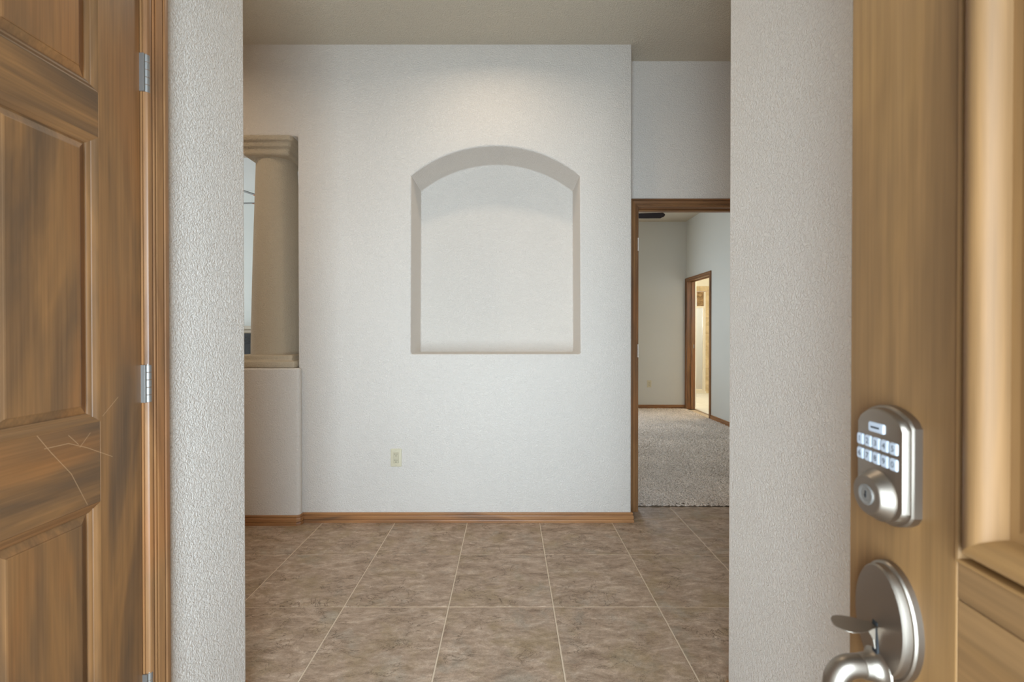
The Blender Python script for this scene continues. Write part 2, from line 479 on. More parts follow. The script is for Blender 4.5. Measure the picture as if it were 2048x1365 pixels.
# half wall under the column
PX1, PY0, PY1, PZ = -1.325, 2.775, 3.225, .992
bm = bmesh.new()
rr = .02
prism(bm, [(-2.6, PY0)] + arc(PX1 - rr, PY0 + rr, rr, -90, 0) + [(PX1, 2.818), (WX0 - .002, 2.818), (WX0 - .002, 3.185)] + [(PX1, 3.185)] + arc(PX1 - rr, PY1 - rr, rr, 0, 90) + [(-2.6, PY1)], 0, PZ)
o = mesh_obj('wall_half_height', bm, M['wall'], kind='structure', smooth=40)
b = o.modifiers.new('bevel', 'BEVEL'); b.width = .012; b.segments = 3; b.limit_method = 'ANGLE'; b.angle_limit = R(60)

# column
col = empty('plaster_column', (-1.577, 3.0, PZ), label='square-capped round taupe plaster column standing on the half wall', cat='column')
bm = bmesh.new()
def sq(bm, rings):
    loft(bm, [[(s * a, t * a, z) for s, t in ((-1, -1), (1, -1), (1, 1), (-1, 1))] for a, z in rings])
sq(bm, [(.214, 0), (.218, .006), (.218, .036), (.212, .043), (.196, .045), (.190, .050), (.190, .074), (.183, .081)])
mesh_obj('base', bm, M['column'], col, bevel=.006, segs=3, smooth=50)
bm = bmesh.new(); prof = []
z0s, z1s = .079, 2.372 - PZ
for i in range(25):
    t = i / 24
    prof.append((.1605 - .0350 * t ** 1.25, z0s + (z1s - z0s) * t))
lathe_z(bm, 0, 0, prof, 64)
mesh_obj('shaft', bm, M['column'], col, smooth=40)
bm = bmesh.new()
cz = [(.135, 2.366), (.147, 2.372), (.150, 2.384), (.150, 2.398), (.155, 2.408), (.164, 2.412), (.170, 2.418), (.170, 2.436), (.176, 2.444), (.184, 2.447), (.188, 2.452), (.188, 2.4755)]
def rsq(a, z, r=.022, k=5):
    return [(x, y, z) for x, y in rrect(0, 0, a, a, r, k)]
loft(bm, [rsq(a, z - PZ) for a, z in cz])
mesh_obj('capital', bm, M['column'], col, smooth=60)

# ------------------------------------------------------------------ baseboards
def runs(name, pts, mats, closed=False):
    res = sweep(pts, (0, 0, 1), BASE, closed)
    root = None
    for bm_, mk in zip(res, mats):
        if root is None: root = mesh_obj(name, bm_, M[mk], kind='structure')
        else: mesh_obj('baseboard_return', bm_, M[mk], root)
    return root
# main wall, wrapping round the half wall corner and the wall's right end
runs('baseboard_back', [(WX0 + .03, WY0, 0), (WX1, WY0, 0), (WX1, 2.985, 0)], ['base_x', 'base_y'])
runs('baseboard_half_wall', [(-2.6, PY0, 0), (PX1 - .018, PY0, 0), (PX1 - .004, PY0 + .008, 0), (PX1, PY0 + .02, 0), (PX1 + .0, WY0 - .001, 0)], ['base_x', 'base_x', 'base_y', 'base_y'])
runs('baseboard_left', [(LX, 1.113, 0), (LX, CY - .012, 0), (LX - .0035, CY - .0035, 0), (LX - .012, CY, 0), (-4, CY, 0)], ['base_y', 'base_y', 'base_x', 'base_x'])
runs('baseboard_right', [(2.29, CY, 0), (RX + .012, CY, 0), (RX + .0035, CY - .0035, 0), (RX, CY - .012, 0), (RX, -.39, 0)], ['base_x', 'base_x', 'base_y', 'base_y'])
runs('baseboard_bedroom', [(.9, 7.2, 0), (2.89, 7.2, 0), (2.89, 7.198, 0)][:2], ['base_x'])
runs('baseboard_bedroom_right', [(2.89, 6.29, 0), (2.89, 3.12, 0)], ['base_y'])

# ------------------------------------------------------------------ bedroom shell
DX0, DX1 = .878, 1.682   # clear opening
DH = 2.066
bm = bmesh.new()
box(bm, WX1 + .001, DX0 - .02, 2.99, 3.11, 0, H); box(bm, DX1 + .02, 3.02, 2.99, 3.11, 0, H); box(bm, DX0 - .02, DX1 + .02, 2.99, 3.11, DH + .02, H)
mesh_obj('wall_bedroom_front', bm, M['wall'], kind='structure')
bm = bmesh.new()
box(bm, -.4, .2, 7.2, 7.32, 0, H); box(bm, 1.6, 3.02, 7.2, 7.32, 0, H); box(bm, .2, 1.6, 7.2, 7.32, 0, .85); box(bm, .2, 1.6, 7.2, 7.32, 2.15, H)
mesh_obj('wall_bedroom_back', bm, M['bed_wall'], kind='structure')
bm = bmesh.new()
BY0, BY1, BH = 6.345, 7.135, 2.068
box(bm, 2.89, 3.02, 3.11, BY0 - .02, 0, H); box(bm, 2.89, 3.02, BY1 + .02, 7.2, 0, H); box(bm, 2.89, 3.02, BY0 - .02, BY1 + .02, BH + .02, H)
mesh_obj('wall_bedroom_right', bm, M['bed_wall'], kind='structure')
mesh_obj('wall_bedroom_left', B(-.52, -.4, 3.18, 7.32, 0, H), M['bed_wall'], kind='structure')
bm = bmesh.new()
w1 = mesh_obj('window_1', (lambda b_: ([box(b_, .2, .26, 7.2, 7.28, .85, 2.15), box(b_, 1.54, 1.6, 7.2, 7.28, .85, 2.15), box(b_, .26, 1.54, 7.2, 7.28, .85, .91), box(b_, .26, 1.54, 7.2, 7.28, 2.09, 2.15), box(b_, .88, .92, 7.21, 7.27, .91, 2.09)], b_)[1])(bm), M['white_metal'], kind='structure')
mesh_obj('window_pane', B(.26, 1.54, 7.235, 7.24, .91, 2.09), M['pane'], w1)

# door frame to the bedroom (hall side)
def door_frame(name, x0, x1, h, wy0, wy1, mt='trim', loc=(0, 0, 0), rz=0, stop=True, stop_y=None, head=True):
    """local frame: wall front at y=wy0 facing -y"""
    root = empty(name, loc, rz, kind='structure')
    bms = sweep([(x1, wy0, 0), (x1, wy0, h), (x0, wy0, h), (x0, wy0, 0)], (0, -1, 0), CASING)
    # outward check: a must point away from opening
    for bm_, ax, nm_ in zip(bms, 'zxz', ('casing', 'casing_head', 'casing')):
        mesh_obj(nm_, bm_, M[mt + '_' + ax], root, smooth=32)
    j = .018
    mesh_obj('jamb', B(x0 - j, x0 + .0015, wy0 + .001, wy1 - .001, 0, h + j), M[mt + '_z'], root)
    mesh_obj('jamb', B(x1 - .0015, x1 + j, wy0 + .001, wy1 - .001, 0, h + j), M[mt + '_z'], root)
    mesh_obj('jamb_head', B(x0 + .0015, x1 - .0015, wy0 + .001, wy1 - .001, h, h + j), M[mt + '_x'], root)
    if stop:
        sy = stop_y if stop_y is not None else wy0 + .045
        mesh_obj('door_stop', B(x0 + .0015, x0 + .013, sy, sy + .034, 0, h - .001), M[mt + '_z'], root, bevel=.003)
        mesh_obj('door_stop', B(x1 - .013, x1 - .0015, sy, sy + .034, 0, h - .001), M[mt + '_z'], root, bevel=.003)
        mesh_obj('door_stop', B(x0 + .013, x1 - .013, sy, sy + .034, h - .012, h - .0005), M[mt + '_x'], root, bevel=.003)
    return root
f1 = door_frame('trim_1', DX0, DX1, DH, 2.99, 3.11)
bmx = bmesh.new
for zc in (1.815, 1.095):
    bm = bmesh.new()
    for k in range(5):
        z = zc - .0445 + k * .0178
        loft(bm, [[(DX0 - .0035 + .0045 * math.cos(2 * math.pi * i / 12), 2.980 + .0045 * math.sin(2 * math.pi * i / 12), zz) for i in range(12)] for zz in (z + .0004, z + .0174)])
    mesh_obj('hinge', bm, M['pale_hinge'], f1, smooth=40)
# bathroom frame: local +x along world -Y so front faces -X : wall front plane X=2.89
f2 = door_frame('trim_2', -BY1, -BY0, BH, 0, .13, loc=(2.89, 0, 0), rz=-90, stop_y=.06)
mesh_obj('strike_plate', B(-BY1 + .0015, -BY1 + .0035, .085, .115, .99, 1.05), M['hinge'], f2)

# ------------------------------------------------------------------ wall outlets
def outlet(loc, label):
    root = empty('wall_outlet', loc, label=label, cat='outlet', group='almond wall outlets')
    bm = bmesh.new(); W_, H_ = .035, .0572
    loft(bm, [[(x, -n_, z) for x, z in rrect(0, 0, W_ - s, H_ - s, .003, 3)] for n_, s in ((0, 0), (.003, 0), (.0055, .0022), (.006, .004))], cap1=False)
    # face with rectangular window
    out = [v_ for v_ in bm.verts if abs(v_.co.y + .006) < 1e-6]
    inn = [bm.verts.new((x, -.006, z)) for x, z in rrect(0, 0, .0168, .0336, .001, 3)]
    n = len(inn)
    for i in range(n): bm.faces.new((out[i], out[(i + 1) % n], inn[(i + 1) % n], inn[i]))
    low = [bm.verts.new((v_.co.x, -.003, v_.co.z)) for v_ in inn]
    for i in range(n): bm.faces.new((inn[i], inn[(i + 1) % n], low[(i + 1) % n], low[i]))
    mesh_obj('cover_plate', bm, M['almond'], root, smooth=35)
    for z in (.0485, -.0485):
        bm = bmesh.new(); lathe_y(bm, 0, z, [(.0028, .0058), (.0026, .0067), (.0008, .0070)], 14)
        box(bm, -.0024, .0024, -.00715, -.0069, z - .0003, z + .0003, 1)
        mesh_obj('screw', bm, [M['almond'], M['black']], root, smooth=40)
    rc = mesh_obj('receptacle', B(-.0160, .0160, -.0062, -.001, -.0328, .0328), M['almond_in'], root, bevel=.0006)
    for zc in (.0195, -.0195):
        mesh_obj('socket_slot', B(-.0076, -.0054, -.0066, -.0060, zc + .0000, zc + .0085), M['black'], rc)
        mesh_obj('socket_slot', B(.0054, .0074, -.0066, -.0060, zc + .0008, zc + .0078), M['black'], rc)
        bm = bmesh.new()
        lathe_y(bm, 0, zc - .0075, [(.0027, .0060), (.0027, .0066)], 14)
        mesh_obj('ground_hole', bm, M['black'], rc)
    return root
outlet((-.724, WY0, .414), 'almond wall outlet low on the bright wall under the arched niche')
outlet((2.295, 7.2, .405), 'small almond outlet on the bedroom back wall seen through the doorway')

# ------------------------------------------------------------------ doors
def raised(bm, x0, x1, z0, z1, rings, cap=True):
    """rings: (inset, outward n)"""
    rs = [[(x0 + i, -n, z0 + i), (x1 - i, -n, z0 + i), (x1 - i, -n, z1 - i), (x0 + i, -n, z1 - i)] for i, n in rings]
    loft(bm, rs, cap0=False, cap1=cap)

def rect_sweep(name, x0, x1, z0, z1, prof, mv, mh, root):
    # closed mitred frame; profile (a outward from opening edge -> negative = inward, n outward)
    pts = [(x0, 0, z0), (x1, 0, z0), (x1, 0, z1), (x0, 0, z1)]
    bms = sweep(pts, (0, -1, 0), [(-a, b) for a, b in prof], closed=True)
    for bm_, m_ in zip(bms, (mh, mv, mh, mv)):
        mesh_obj(name, bm_, m_, root, smooth=38)

# closet door in the left wall
W1 = .726
d1 = empty('door_1', (-.866, .309, .008), 90, kind='structure', label='brown six-panel closet door with satin steel hinges at far left', )
T = -.0 ; ZO = .008
st, mu = .104, .100
zs = [(.24 - ZO, .848 - ZO), (1.018 - ZO, 1.6175 - ZO), (1.711 - ZO, 1.925 - ZO)]
top = 2.036 - ZO
th_ = .035
mv, mh = M['door_z'], M['door_x']
mesh_obj('stile', B(0, st, 0, th_, 0, top), mv, d1, bevel=.0006)
mesh_obj('stile', B(W1 - st, W1, 0, th_, 0, top), mv, d1, bevel=.0006)
rails = [(0, zs[0][0]), (zs[0][1], zs[1][0]), (zs[1][1], zs[2][0]), (zs[2][1], top)]
for a, b in rails: mesh_obj('rail', B(st + .0002, W1 - st - .0002, .0002, th_ - .0002, a, b), mh, d1, bevel=.0006)
mx0, mx1 = W1 / 2 - mu / 2, W1 / 2 + mu / 2
STICK = [(0, -.020), (0, 0), (.003, -.0005), (.006, -.003), (.010, -.0045), (.0115, -.0065), (.016, -.0075), (.019, -.0105), (.019, -.020)]
for a, b in zs:
    mesh_obj('mullion', B(mx0, mx1, .0001, th_ - .0001, a + .0002, b - .0002), mv, d1, bevel=.0006)
    for x0, x1 in ((st, mx0), (mx1, W1 - st)):
        rect_sweep('panel_moulding', x0, x1, a, b, STICK, mv, mh, d1)
        bm = bmesh.new()
        raised(bm, x0 + .017, x1 - .017, a + .017, b - .017, [(0, -.0125), (.0035, -.0125), (.019, -.0060), (.0192, -.0042), (.0215, -.0035)])
        raised(bm, x0 + .017, x1 - .017, a + .017, b - .017, [(0, -.0125), (0, -.025)])
        mesh_obj('panel', bm, mv, d1)
# jamb and casing
tr = door_frame('trim_3', 0, W1 + .008, 2.045, 0, .118, loc=(LX, .305, 0), rz=90, stop_y=.045, mt='trim')
# hinges on the closet door
for zc in (1.818, 1.0855, .352):
    hroot = mesh_obj('hinge_leaf', B(W1 - .0008, W1 + .0035, -.0100, .001, zc - ZO - .0445, zc - ZO + .0445), M['hinge'], d1, bevel=.0004, label='satin steel hinge leaf')
    for k in range(5):
        z = zc - ZO - .0445 + k * .0178
        bm = bmesh.new()
        xc, yc, rr_ = W1 + .0105, -.0085, .0068
        lathe_z(bm, xc, yc, [(rr_ - .0022, z), (rr_ - .0022, z + .0005), (rr_ - .0003, z + .0006), (rr_, z + .0010), (rr_, z + .0168), (rr_ - .0003, z + .0172), (rr_ - .0022, z + .0173), (rr_ - .0022, z + .0178)], 18)
        mesh_obj('hinge_knuckle', bm, M['hinge'], hroot, smooth=35)
    bm = bmesh.new()
    lathe_z(bm, W1 + .0105, -.0085, [(.0055, zc - ZO + .0446), (.0052, zc - ZO + .0475), (.002, zc - ZO + .0495)], 14)
    mesh_obj('hinge_pin', bm, M['hinge'], hroot, smooth=35)

# entry door, swung open on the right
W2 = .914
ang = math.degrees(math.atan2(-.9957, -.0926))
d2 = empty('door_2', (.4156, .535, .01), ang, kind='structure', label='honey-brown panelled entry door swung open at far right')
ZO = .01
S2 = .1415
fv, fh = M['front_z'], M['front_x']
tp = 2.04 - ZO
mesh_obj('stile', B(0, S2, 0, .044, 0, tp), fv, d2, bevel=.0012)
mesh_obj('stile', B(W2 - S2, W2, 0, .044, 0, tp), fv, d2, bevel=.0012)
P0, P1 = .997 - ZO, 1.90 - ZO
mesh_obj('rail', B(S2 + .0003, W2 - S2 - .0003, .0006, .0434, .9635 - ZO, P0), fh, d2, bevel=.0007)
mesh_obj('rail', B(S2 + .0003, W2 - S2 - .0003, .0006, .0434, .80 - ZO, .9625 - ZO), fh, d2, bevel=.0007)
mesh_obj('rail', B(S2 + .0003, W2 - S2 - .0003, .0006, .0434, P1, tp), fh, d2, bevel=.0007)
mesh_obj('rail', B(S2 + .0003, W2 - S2 - .0003, .0006, .0434, 0, .25), fh, d2, bevel=.0007)
BOL = [(0, -.02), (0, .0015), (.0012, .0028), (.0038, .0026), (.0048, .0), (.0050, -.011), (.0085, -.012), (.0092, -.004), (.0110, .0035), (.0135, .0080),
       (.018, .0115), (.024, .0120), (.029, .0095), (.0325, .0045), (.0345, -.001), (.036, -.007), (.036, -.02)]
for a, b in ((P0, P1), (.25, .79)):
    rect_sweep('panel_moulding', S2 + .0004, W2 - S2 - .0004, a, b, BOL, M['mould'] if 0 else fv, fh, d2)
    bm = bmesh.new()
    raised(bm, S2 + .034, W2 - S2 - .034, a + .034, b - .034, [(0, -.02), (0, -.0085), (.010, -.0085), (.045, -.001), (.050, 0)])
    mesh_obj('panel', bm, fv, d2)
mesh_obj('core', B(S2 + .001, W2 - S2 - .001, .0205, .043, .25, .80), fv, d2)

# keypad deadbolt
KX, KZ0, KZ1 = .069, 1.000 - ZO, 1.1255 - ZO
def kout(ins, n_):
    hw_ = .0358 - ins; z0 = KZ0 + ins; z1 = KZ1 - ins
    top_ = [(KX + hw_ * u, z1 - .014 * abs(u) ** 2.0 - (.004 * max(0, abs(u) - .86) / .14)) for u in np.linspace(1, -1, 17)]
    bot = [(KX + hw_ * u, z0 + .015 * abs(u) ** 2.2 + (.004 * max(0, abs(u) - .86) / .14)) for u in np.linspace(-1, 1, 17)]
    return [(float(x), -n_, float(z)) for x, z in top_ + bot]
bm = bmesh.new()
loft(bm, [kout(.0, -.0), kout(0, .0075), kout(.0012, .0092), kout(.0026, .0096), kout(.0030, .0130), kout(.0042, .0155), kout(.0060, .0165)], mi1=1)
kp = mesh_obj('keypad_deadbolt', bm, [M['nickel'], M['nickel_dark']], d2, smooth=28, label='brushed nickel keypad deadbolt')
# buttons
def text_mesh(ch, size):
    cu = bpy.data.curves.new('t', 'FONT'); cu.body = ch; cu.size = size; cu.align_x = 'CENTER'; cu.align_y = 'CENTER'; cu.resolution_u = 3
    ob = bpy.data.objects.new('t', cu); C.objects.link(ob)
    dg = bpy.context.evaluated_depsgraph_get(); me = bpy.data.meshes.new_from_object(ob.evaluated_get(dg))
    bpy.data.objects.remove(ob); return me
def button(name, cx, cz_, hw_, hh_, r, ch=None):
    bm = bmesh.new(); base = .0163; t_ = .0022
    loft(bm, [[(x, -n_, z) for x, z in rrect(cx, cz_, hw_ - s, hh_ - s, r, 4)] for n_, s in ((base, 0), (base + t_ * .6, 0), (base + t_ * .9, .0006), (base + t_, .0014))])
    bmesh.ops.recalc_face_normals(bm, faces=bm.faces)
    if ch:
        me = text_mesh(ch, .0088); nv = len(bm.verts)
        bm.from_mesh(me); bm.verts.ensure_lookup_table(); bm.faces.ensure_lookup_table()
        for v_ in bm.verts[nv:]:
            v_.co = Vector((cx + v_.co.x, -(base + t_ + .00015), cz_ + v_.co.y))
        for f in bm.faces:
            if all(v_.index >= nv or v_ in list(bm.verts[nv:]) for v_ in f.verts): f.material_index = 1
    else:
        n0 = len(bm.verts)
        box(bm, cx - .0065, cx + .0055, -(base + t_ + .00025), -(base + t_), cz_ - .0009, cz_ + .0009, 1)
    me = bpy.data.meshes.new(name); bm.to_mesh(me); bm.free(); me.materials.append(M['button']); me.materials.append(M['ink'])
    o = bpy.data.objects.new(name, me); C.objects.link(o); o.parent = kp
    return o
for row, (zz, chs) in enumerate(((1.0845, '12345'), (1.0685, '67890'))):
    for k in range(5):
        button('keypad_button', .0442 + k * .0119, zz - ZO, .0049, .0061, .0018, chs[k])
button('lock_button', KX - .001, 1.1012 - ZO, .0112, .0052, .0018)
bm = bmesh.new()
lathe_y(bm, KX, 1.0300 - ZO, [(.0268, .016), (.0268, .0172), (.0258, .0182), (.0212, .0262), (.0200, .0276)], 56, 0)
cyl = mesh_obj('cylinder_collar', bm, [M['nickel']], kp, smooth=28)
bm = bmesh.new()
lathe_y(bm, KX, 1.0300 - ZO, [(.0198, .0272), (.0190, .0279), (.0116, .0279)], 48)
mesh_obj('collar_face', bm, M['nickel_dark'], kp, smooth=28)
bm = bmesh.new()
lathe_y(bm, KX, 1.0300 - ZO, [(.0108, .0276), (.0108, .0288), (.0100, .0293), (.0075, .0289), (.0071, .0286)], 32)
box(bm, KX - .0007, KX + .0007, -.0290, -.0285, 1.0265 - ZO, 1.034 - ZO, 1)
box(bm, KX - .0018, KX + .0010, -.0290, -.0285, 1.0285 - ZO, 1.0297 - ZO, 1)
mesh_obj('key_cylinder', bm, [M['hinge'], M['black']], kp, smooth=28)

# handle set
EX, EZ, EA, EB = .069, .897 - ZO, .0395, .0613
CR = .887 - ZO
def ell(ins, n_, k=56):
    return [(EX + (EA - ins) * math.cos(2 * math.pi * i / k), -n_, EZ + (EB - ins) * math.sin(2 * math.pi * i / k)) for i in range(k)]
bm = bmesh.new()
Rg = loft(bm, [ell(0, 0), ell(0, .0062), ell(.0012, .0080), ell(.0030, .0086), ell(.0030, .0095), ell(.0040, .0142), ell(.0056, .0160)], cap1=False)
last = Rg[-1]
up = [v_ for v_ in last if v_.co.z >= CR]; dn = [v_ for v_ in last if v_.co.z < CR]
# split at the crease
k_ = len(last); i0 = min(range(k_), key=lambda i: (abs(last[i].co.z - CR), 0) if last[i].co.x > EX else (9, 0))
i1 = min(range(k_), key=lambda i: (abs(last[i].co.z - CR), 0) if last[i].co.x < EX else (9, 0))
ridge = [bm.verts.new((EX + .012 * s, -.0186, CR)) for s in (1, 0, -1)]
a_up = [last[i % k_] for i in range(i0, i1 + k_ + 1)]
a_dn = [last[i] for i in range(i1, i0 + 1)]
bm.faces.new(a_up + ridge[::-1]).material_index = 1
bm.faces.new(a_dn + ridge).material_index = 1
bmesh.ops.triangulate(bm, faces=[f for f in bm.faces if len(f.verts) > 8])
hs = mesh_obj('handle_set', bm, [M['nickel'], M['nickel_dark']], d2, smooth=24, label='satin nickel thumb-latch pull handle')
mesh_obj('thumb_slot', B(EX - .0045, EX + .0045, -.0192, -.014, .858 - ZO, .8955 - ZO), M['black'], hs, bevel=.002)
# thumb piece
bm = bmesh.new()
prof_t = [(.012, .0045), (.020, .0052), (.025, .0068), (.030, .0098), (.036, .0128), (.042, .0143), (.048, .0146), (.053, .0132), (.0570, .0098), (.0592, .0056), (.0600, .0005)]
def zc_t(n_): return .8895 - ZO - .0008 * max(0, (n_ - .02) / .04)
rings = []
for n_, hw_ in prof_t:
    z = zc_t(n_); e = .0022 if hw_ > .004 else .0012
    rings.append([(EX + hw_ * c_, -n_, z + s_ * e / 2 + (.0009 * c_ * c_)) for c_, s_ in ((-1, -.2), (-.5, -1), (0, -1), (.5, -1), (1, -.2), (1, .2), (.5, 1), (0, 1), (-.5, 1), (-1, .2))])
loft(bm, rings)
tpz = mesh_obj('thumb_piece', bm, M['nickel'], hs, smooth=50)
bm = bmesh.new()
loft(bm, [[(EX - .0022, -a_, b_ - ZO) for a_, b_ in ((.014, .889), (.034, .890), (.026, .884), (.0215, .876), (.0200, .866), (.014, .864))],
          [(EX + .0022, -a_, b_ - ZO) for a_, b_ in ((.014, .889), (.034, .890), (.026, .884), (.0215, .876), (.0200, .866), (.014, .864))]])
mesh_obj('thumb_lever', bm, M['nickel'], hs, bevel=.0006)
# grip
path = [(.010, .8455), (.022, .8455), (.036, .8455), (.046, .8435), (.0535, .8370), (.0580, .826), (.0595, .808), (.0625, .780), (.060, .745), (.0595, .71), (.0605, .675), (.057, .648), (.046, .632), (.028, .626), (.004, .625)]
pp = smooth_path([(EX, -n_, z - ZO) for n_, z in path], 6)
nn = len(pp); rads = [.0112 - .0022 * math.sin(math.pi * min(1, max(0, (i / nn - .35) / .6))) for i in range(nn)]
bm = bmesh.new(); tube(bm, pp, rads, 20)
mesh_obj('grip', bm, M['nickel'], hs, smooth=50)
bm = bmesh.new()
lathe_y(bm, EX, .8455 - ZO, [(.0205, .0150), (.0200, .0165), (.0165, .0185), (.0140, .0215), (.0128, .027), (.0119, .032), (.010, .0335)], 36)
mesh_obj('grip_collar', bm, M['nickel'], hs, smooth=40)
bm = bmesh.new()
lathe_y(bm, EX, .625 - ZO, [(.019, 0), (.019, .004), (.016, .007), (.012, .008)], 32)
mesh_obj('lower_mount', bm, M['nickel'], hs, smooth=35)
# latch edge plates
mesh_obj('latch_plate', B(-.0012, .0004, .009, .035, .868, .925), M['nickel'], d2)
mesh_obj('latch_plate', B(-.0012, .0004, .009, .035, .992, 1.049), M['nickel'], d2)
# entry frame around the opening
ef = empty('trim_4', (0, 0, 0), kind='structure')
mesh_obj('jamb', B(-.60, -.582, -.52, -.4, -.02, 2.045), M['trim_z'], ef)
mesh_obj('jamb', B(.336, .352, -.52, -.425, -.02, 2.045), M['trim_z'], ef)
mesh_obj('jamb_head', B(-.60, .352, -.52, -.4, 2.045, 2.06), M['trim_x'], ef)
mesh_obj('threshold', B(-.582, .336, -.53, -.4, -.02, .006), M['hinge'], ef)

# ------------------------------------------------------------------ ceiling fans
def fan(loc, zb, rad_, n, a0, mblade, mhub, label, droop=R(-13), w0=.050, w1=.064):
    root = empty('ceiling_fan', (loc[0], loc[1], H), label=label, cat='ceiling fan')
    z = zb - H
    bm = bmesh.new(); lathe_z(bm, 0, 0, [(.03, -.05), (.062, -.03), (.07, -.0005)], 24); mesh_obj('canopy', bm, mhub, root, smooth=40)
    bm = bmesh.new(); lathe_z(bm, 0, 0, [(.012, z + .08), (.012, -.045)], 14); mesh_obj('downrod', bm, mhub, root, smooth=40)
    bm = bmesh.new(); lathe_z(bm, 0, 0, [(.03, z - .10), (.05, z - .09), (.06, z - .05), (.095, z - .04), (.105, z + .0), (.10, z + .05), (.06, z + .085), (.015, z + .095)], 28)
    mesh_obj('motor', bm, mhub, root, smooth=40)
    for k in range(n):
        a = R(a0 + 360 * k / n)
        Mx = Matrix.Translation((0, 0, z - .02)) @ Matrix.Rotation(a, 4, 'Z') @ Matrix.Rotation(droop, 4, 'X')
        bm = bmesh.new()
        outl = [(.20, -w0), (.20, w0), (.40, w1 * .97), (rad_ - .035, w1), (rad_ - .022, w1 * .72), (rad_ - .006, w1 * .45), (rad_, 0), (rad_ - .006, -w1 * .45), (rad_ - .022, -w1 * .72), (rad_ - .035, -w1), (.40, -w1 * .97)]
        prism(bm, outl, -.003, .003)
        bmesh.ops.transform(bm, matrix=Mx, verts=bm.verts)
        bl = mesh_obj('blade', bm, mblade, root)
        bm = bmesh.new(); prism(bm, [(.08, -.016), (.08, .016), (.17, .010), (.265, .016), (.265, -.016), (.17, -.010)], -.009, -.0035)
        bmesh.ops.transform(bm, matrix=Mx, verts=bm.verts)
        mesh_obj('blade_arm', bm, mhub, bl)
    return root
fan((1.24, 5.30), 2.65, .62, 5, -4, M['fan_brown'], M['fan_brown'], 'dark brown ceiling fan with one blade tip showing in the bedroom doorway')
fan((-2.27, 4.35), 2.53, .66, 5, 176, M['fan_grey'], M['copper'], 'grey-bladed ceiling fan glimpsed left of the column in the living room')

bm = bmesh.new(); lathe_z(bm, 0, 0, [(.095, -.0005), (.095, -.006), (.082, -.010), (.075, -.004), (.075, -.0005)], 36)
rl = empty('recessed_downlight', (-.08, 2.2, H), label='white-trimmed recessed downlight in the hall ceiling before the niche', cat='ceiling light')
mesh_obj('trim_ring', bm, M['white_metal'], rl, smooth=40)
# ------------------------------------------------------------------ living room
mesh_obj('wall_living_back', B(-6, -.52, 5.6, 5.72, 0, H), M['living_wall'], kind='structure')
bm = bmesh.new()
box(bm, -6.12, -6, 1.32, 2.5, 0, H); box(bm, -6.12, -6, 4.7, 5.72, 0, H); box(bm, -6.12, -6, 2.5, 4.7, 0, .6); box(bm, -6.12, -6, 2.5, 4.7, 2.4, H)
mesh_obj('wall_living_left', bm, M['living_wall'], kind='structure')
bm = bmesh.new()
box(bm, -6.09, -6.02, 2.5, 2.56, .6, 2.4); box(bm, -6.09, -6.02, 4.64, 4.7, .6, 2.4); box(bm, -6.09, -6.02, 2.56, 4.64, .6, .66); box(bm, -6.09, -6.02, 2.56, 4.64, 2.34, 2.4); box(bm, -6.08, -6.03, 3.58, 3.62, .66, 2.34)
w2 = mesh_obj('window_2', bm, M['white_metal'], kind='structure')
mesh_obj('window_pane', B(-6.058, -6.053, 2.56, 4.64, .66, 2.34), M['pane'], w2)
fp = empty('fireplace', (-3.3, 5.6, -.02), label='black fireplace with a pale stone mantel behind the column', cat='fireplace')
bm = bmesh.new()
loft(bm, [[(s * a, t, z) for s, t in ((-1, -d_), (1, -d_), (1, -.0005), (-1, -.0005))] for a, d_, z in ((.80, .17, 1.245), (.82, .19, 1.262), (.82, .19, 1.28), (.87, .24, 1.295), (.87, .24, 1.335))])
mesh_obj('mantel_shelf', bm, M['mantel'], fp, bevel=.004)
bm = bmesh.new()
box(bm, -.74, -.45, -.14, -.0005, .002, 1.244); box(bm, .45, .74, -.14, -.0005, .002, 1.244); box(bm, -.45, .45, -.14, -.0005, .86, 1.244)
mesh_obj('surround', bm, M['blackstone'], fp, bevel=.003)
mesh_obj('firebox', B(-.45, .45, -.10, -.0005, .02, .86), M['fire_black'], fp)
for k in range(3): mesh_obj('louvre', B(-.70, .70, -.150 , -.139, 1.195 - k * .035, 1.212 - k * .035), M['fire_black' if k else 'blackstone'], fp, bevel=.002)
mesh_obj('hearth', B(-.85, .85, -.45, -.141, 0.021, .07), M['blackstone'], fp, bevel=.004)

# ------------------------------------------------------------------ bathroom
mesh_obj('floor_bathroom', B(3.02, 5.0, 5.5, 10.4, -.12, 0), M['grout'], kind='structure')
fb = bpy.data.objects['floor_bathroom']
bt = None
for i in range(4):
    for j in range(9):
        x0 = 3.03 + i * .325; y0 = 6.2 + j * .325
        if y0 > 9.0: continue
        if bt is None:
            bt = mesh_obj('floor_tile', B(-.16, .16, -.16, .16, .0, .004), M['bath_white'], fb); o = bt
        else:
            o = bt.copy(); C.objects.link(o); o.parent = fb
        o.location = (x0 + .1625, y0 + .1625, 0)
mesh_obj('ceiling_bathroom', B(3.02, 5.0, 5.5, 10.4, 2.75, 2.85), M['bath_white'], kind='structure')
mesh_obj('wall_bathroom_right', B(4.6, 4.7, 5.5, 10.4, 0, 2.75), M['bath_white'], kind='structure')
mesh_obj('wall_bathroom_left', B(3.02, 3.12, 7.33, 9.1, 0, 2.75), M['bath_white'], kind='structure')
bm = bmesh.new()
box(bm, 3.12, 3.50, 5.5, 5.6, 0, 2.75); box(bm, 4.4, 4.6, 5.5, 5.6, 0, 2.75); box(bm, 3.5, 4.4, 5.5, 5.6, 0, 1.4); box(bm, 3.5, 4.4, 5.5, 5.6, 2.1, 2.75)
mesh_obj('wall_bathroom_front', bm, M['bath_white'], kind='structure')
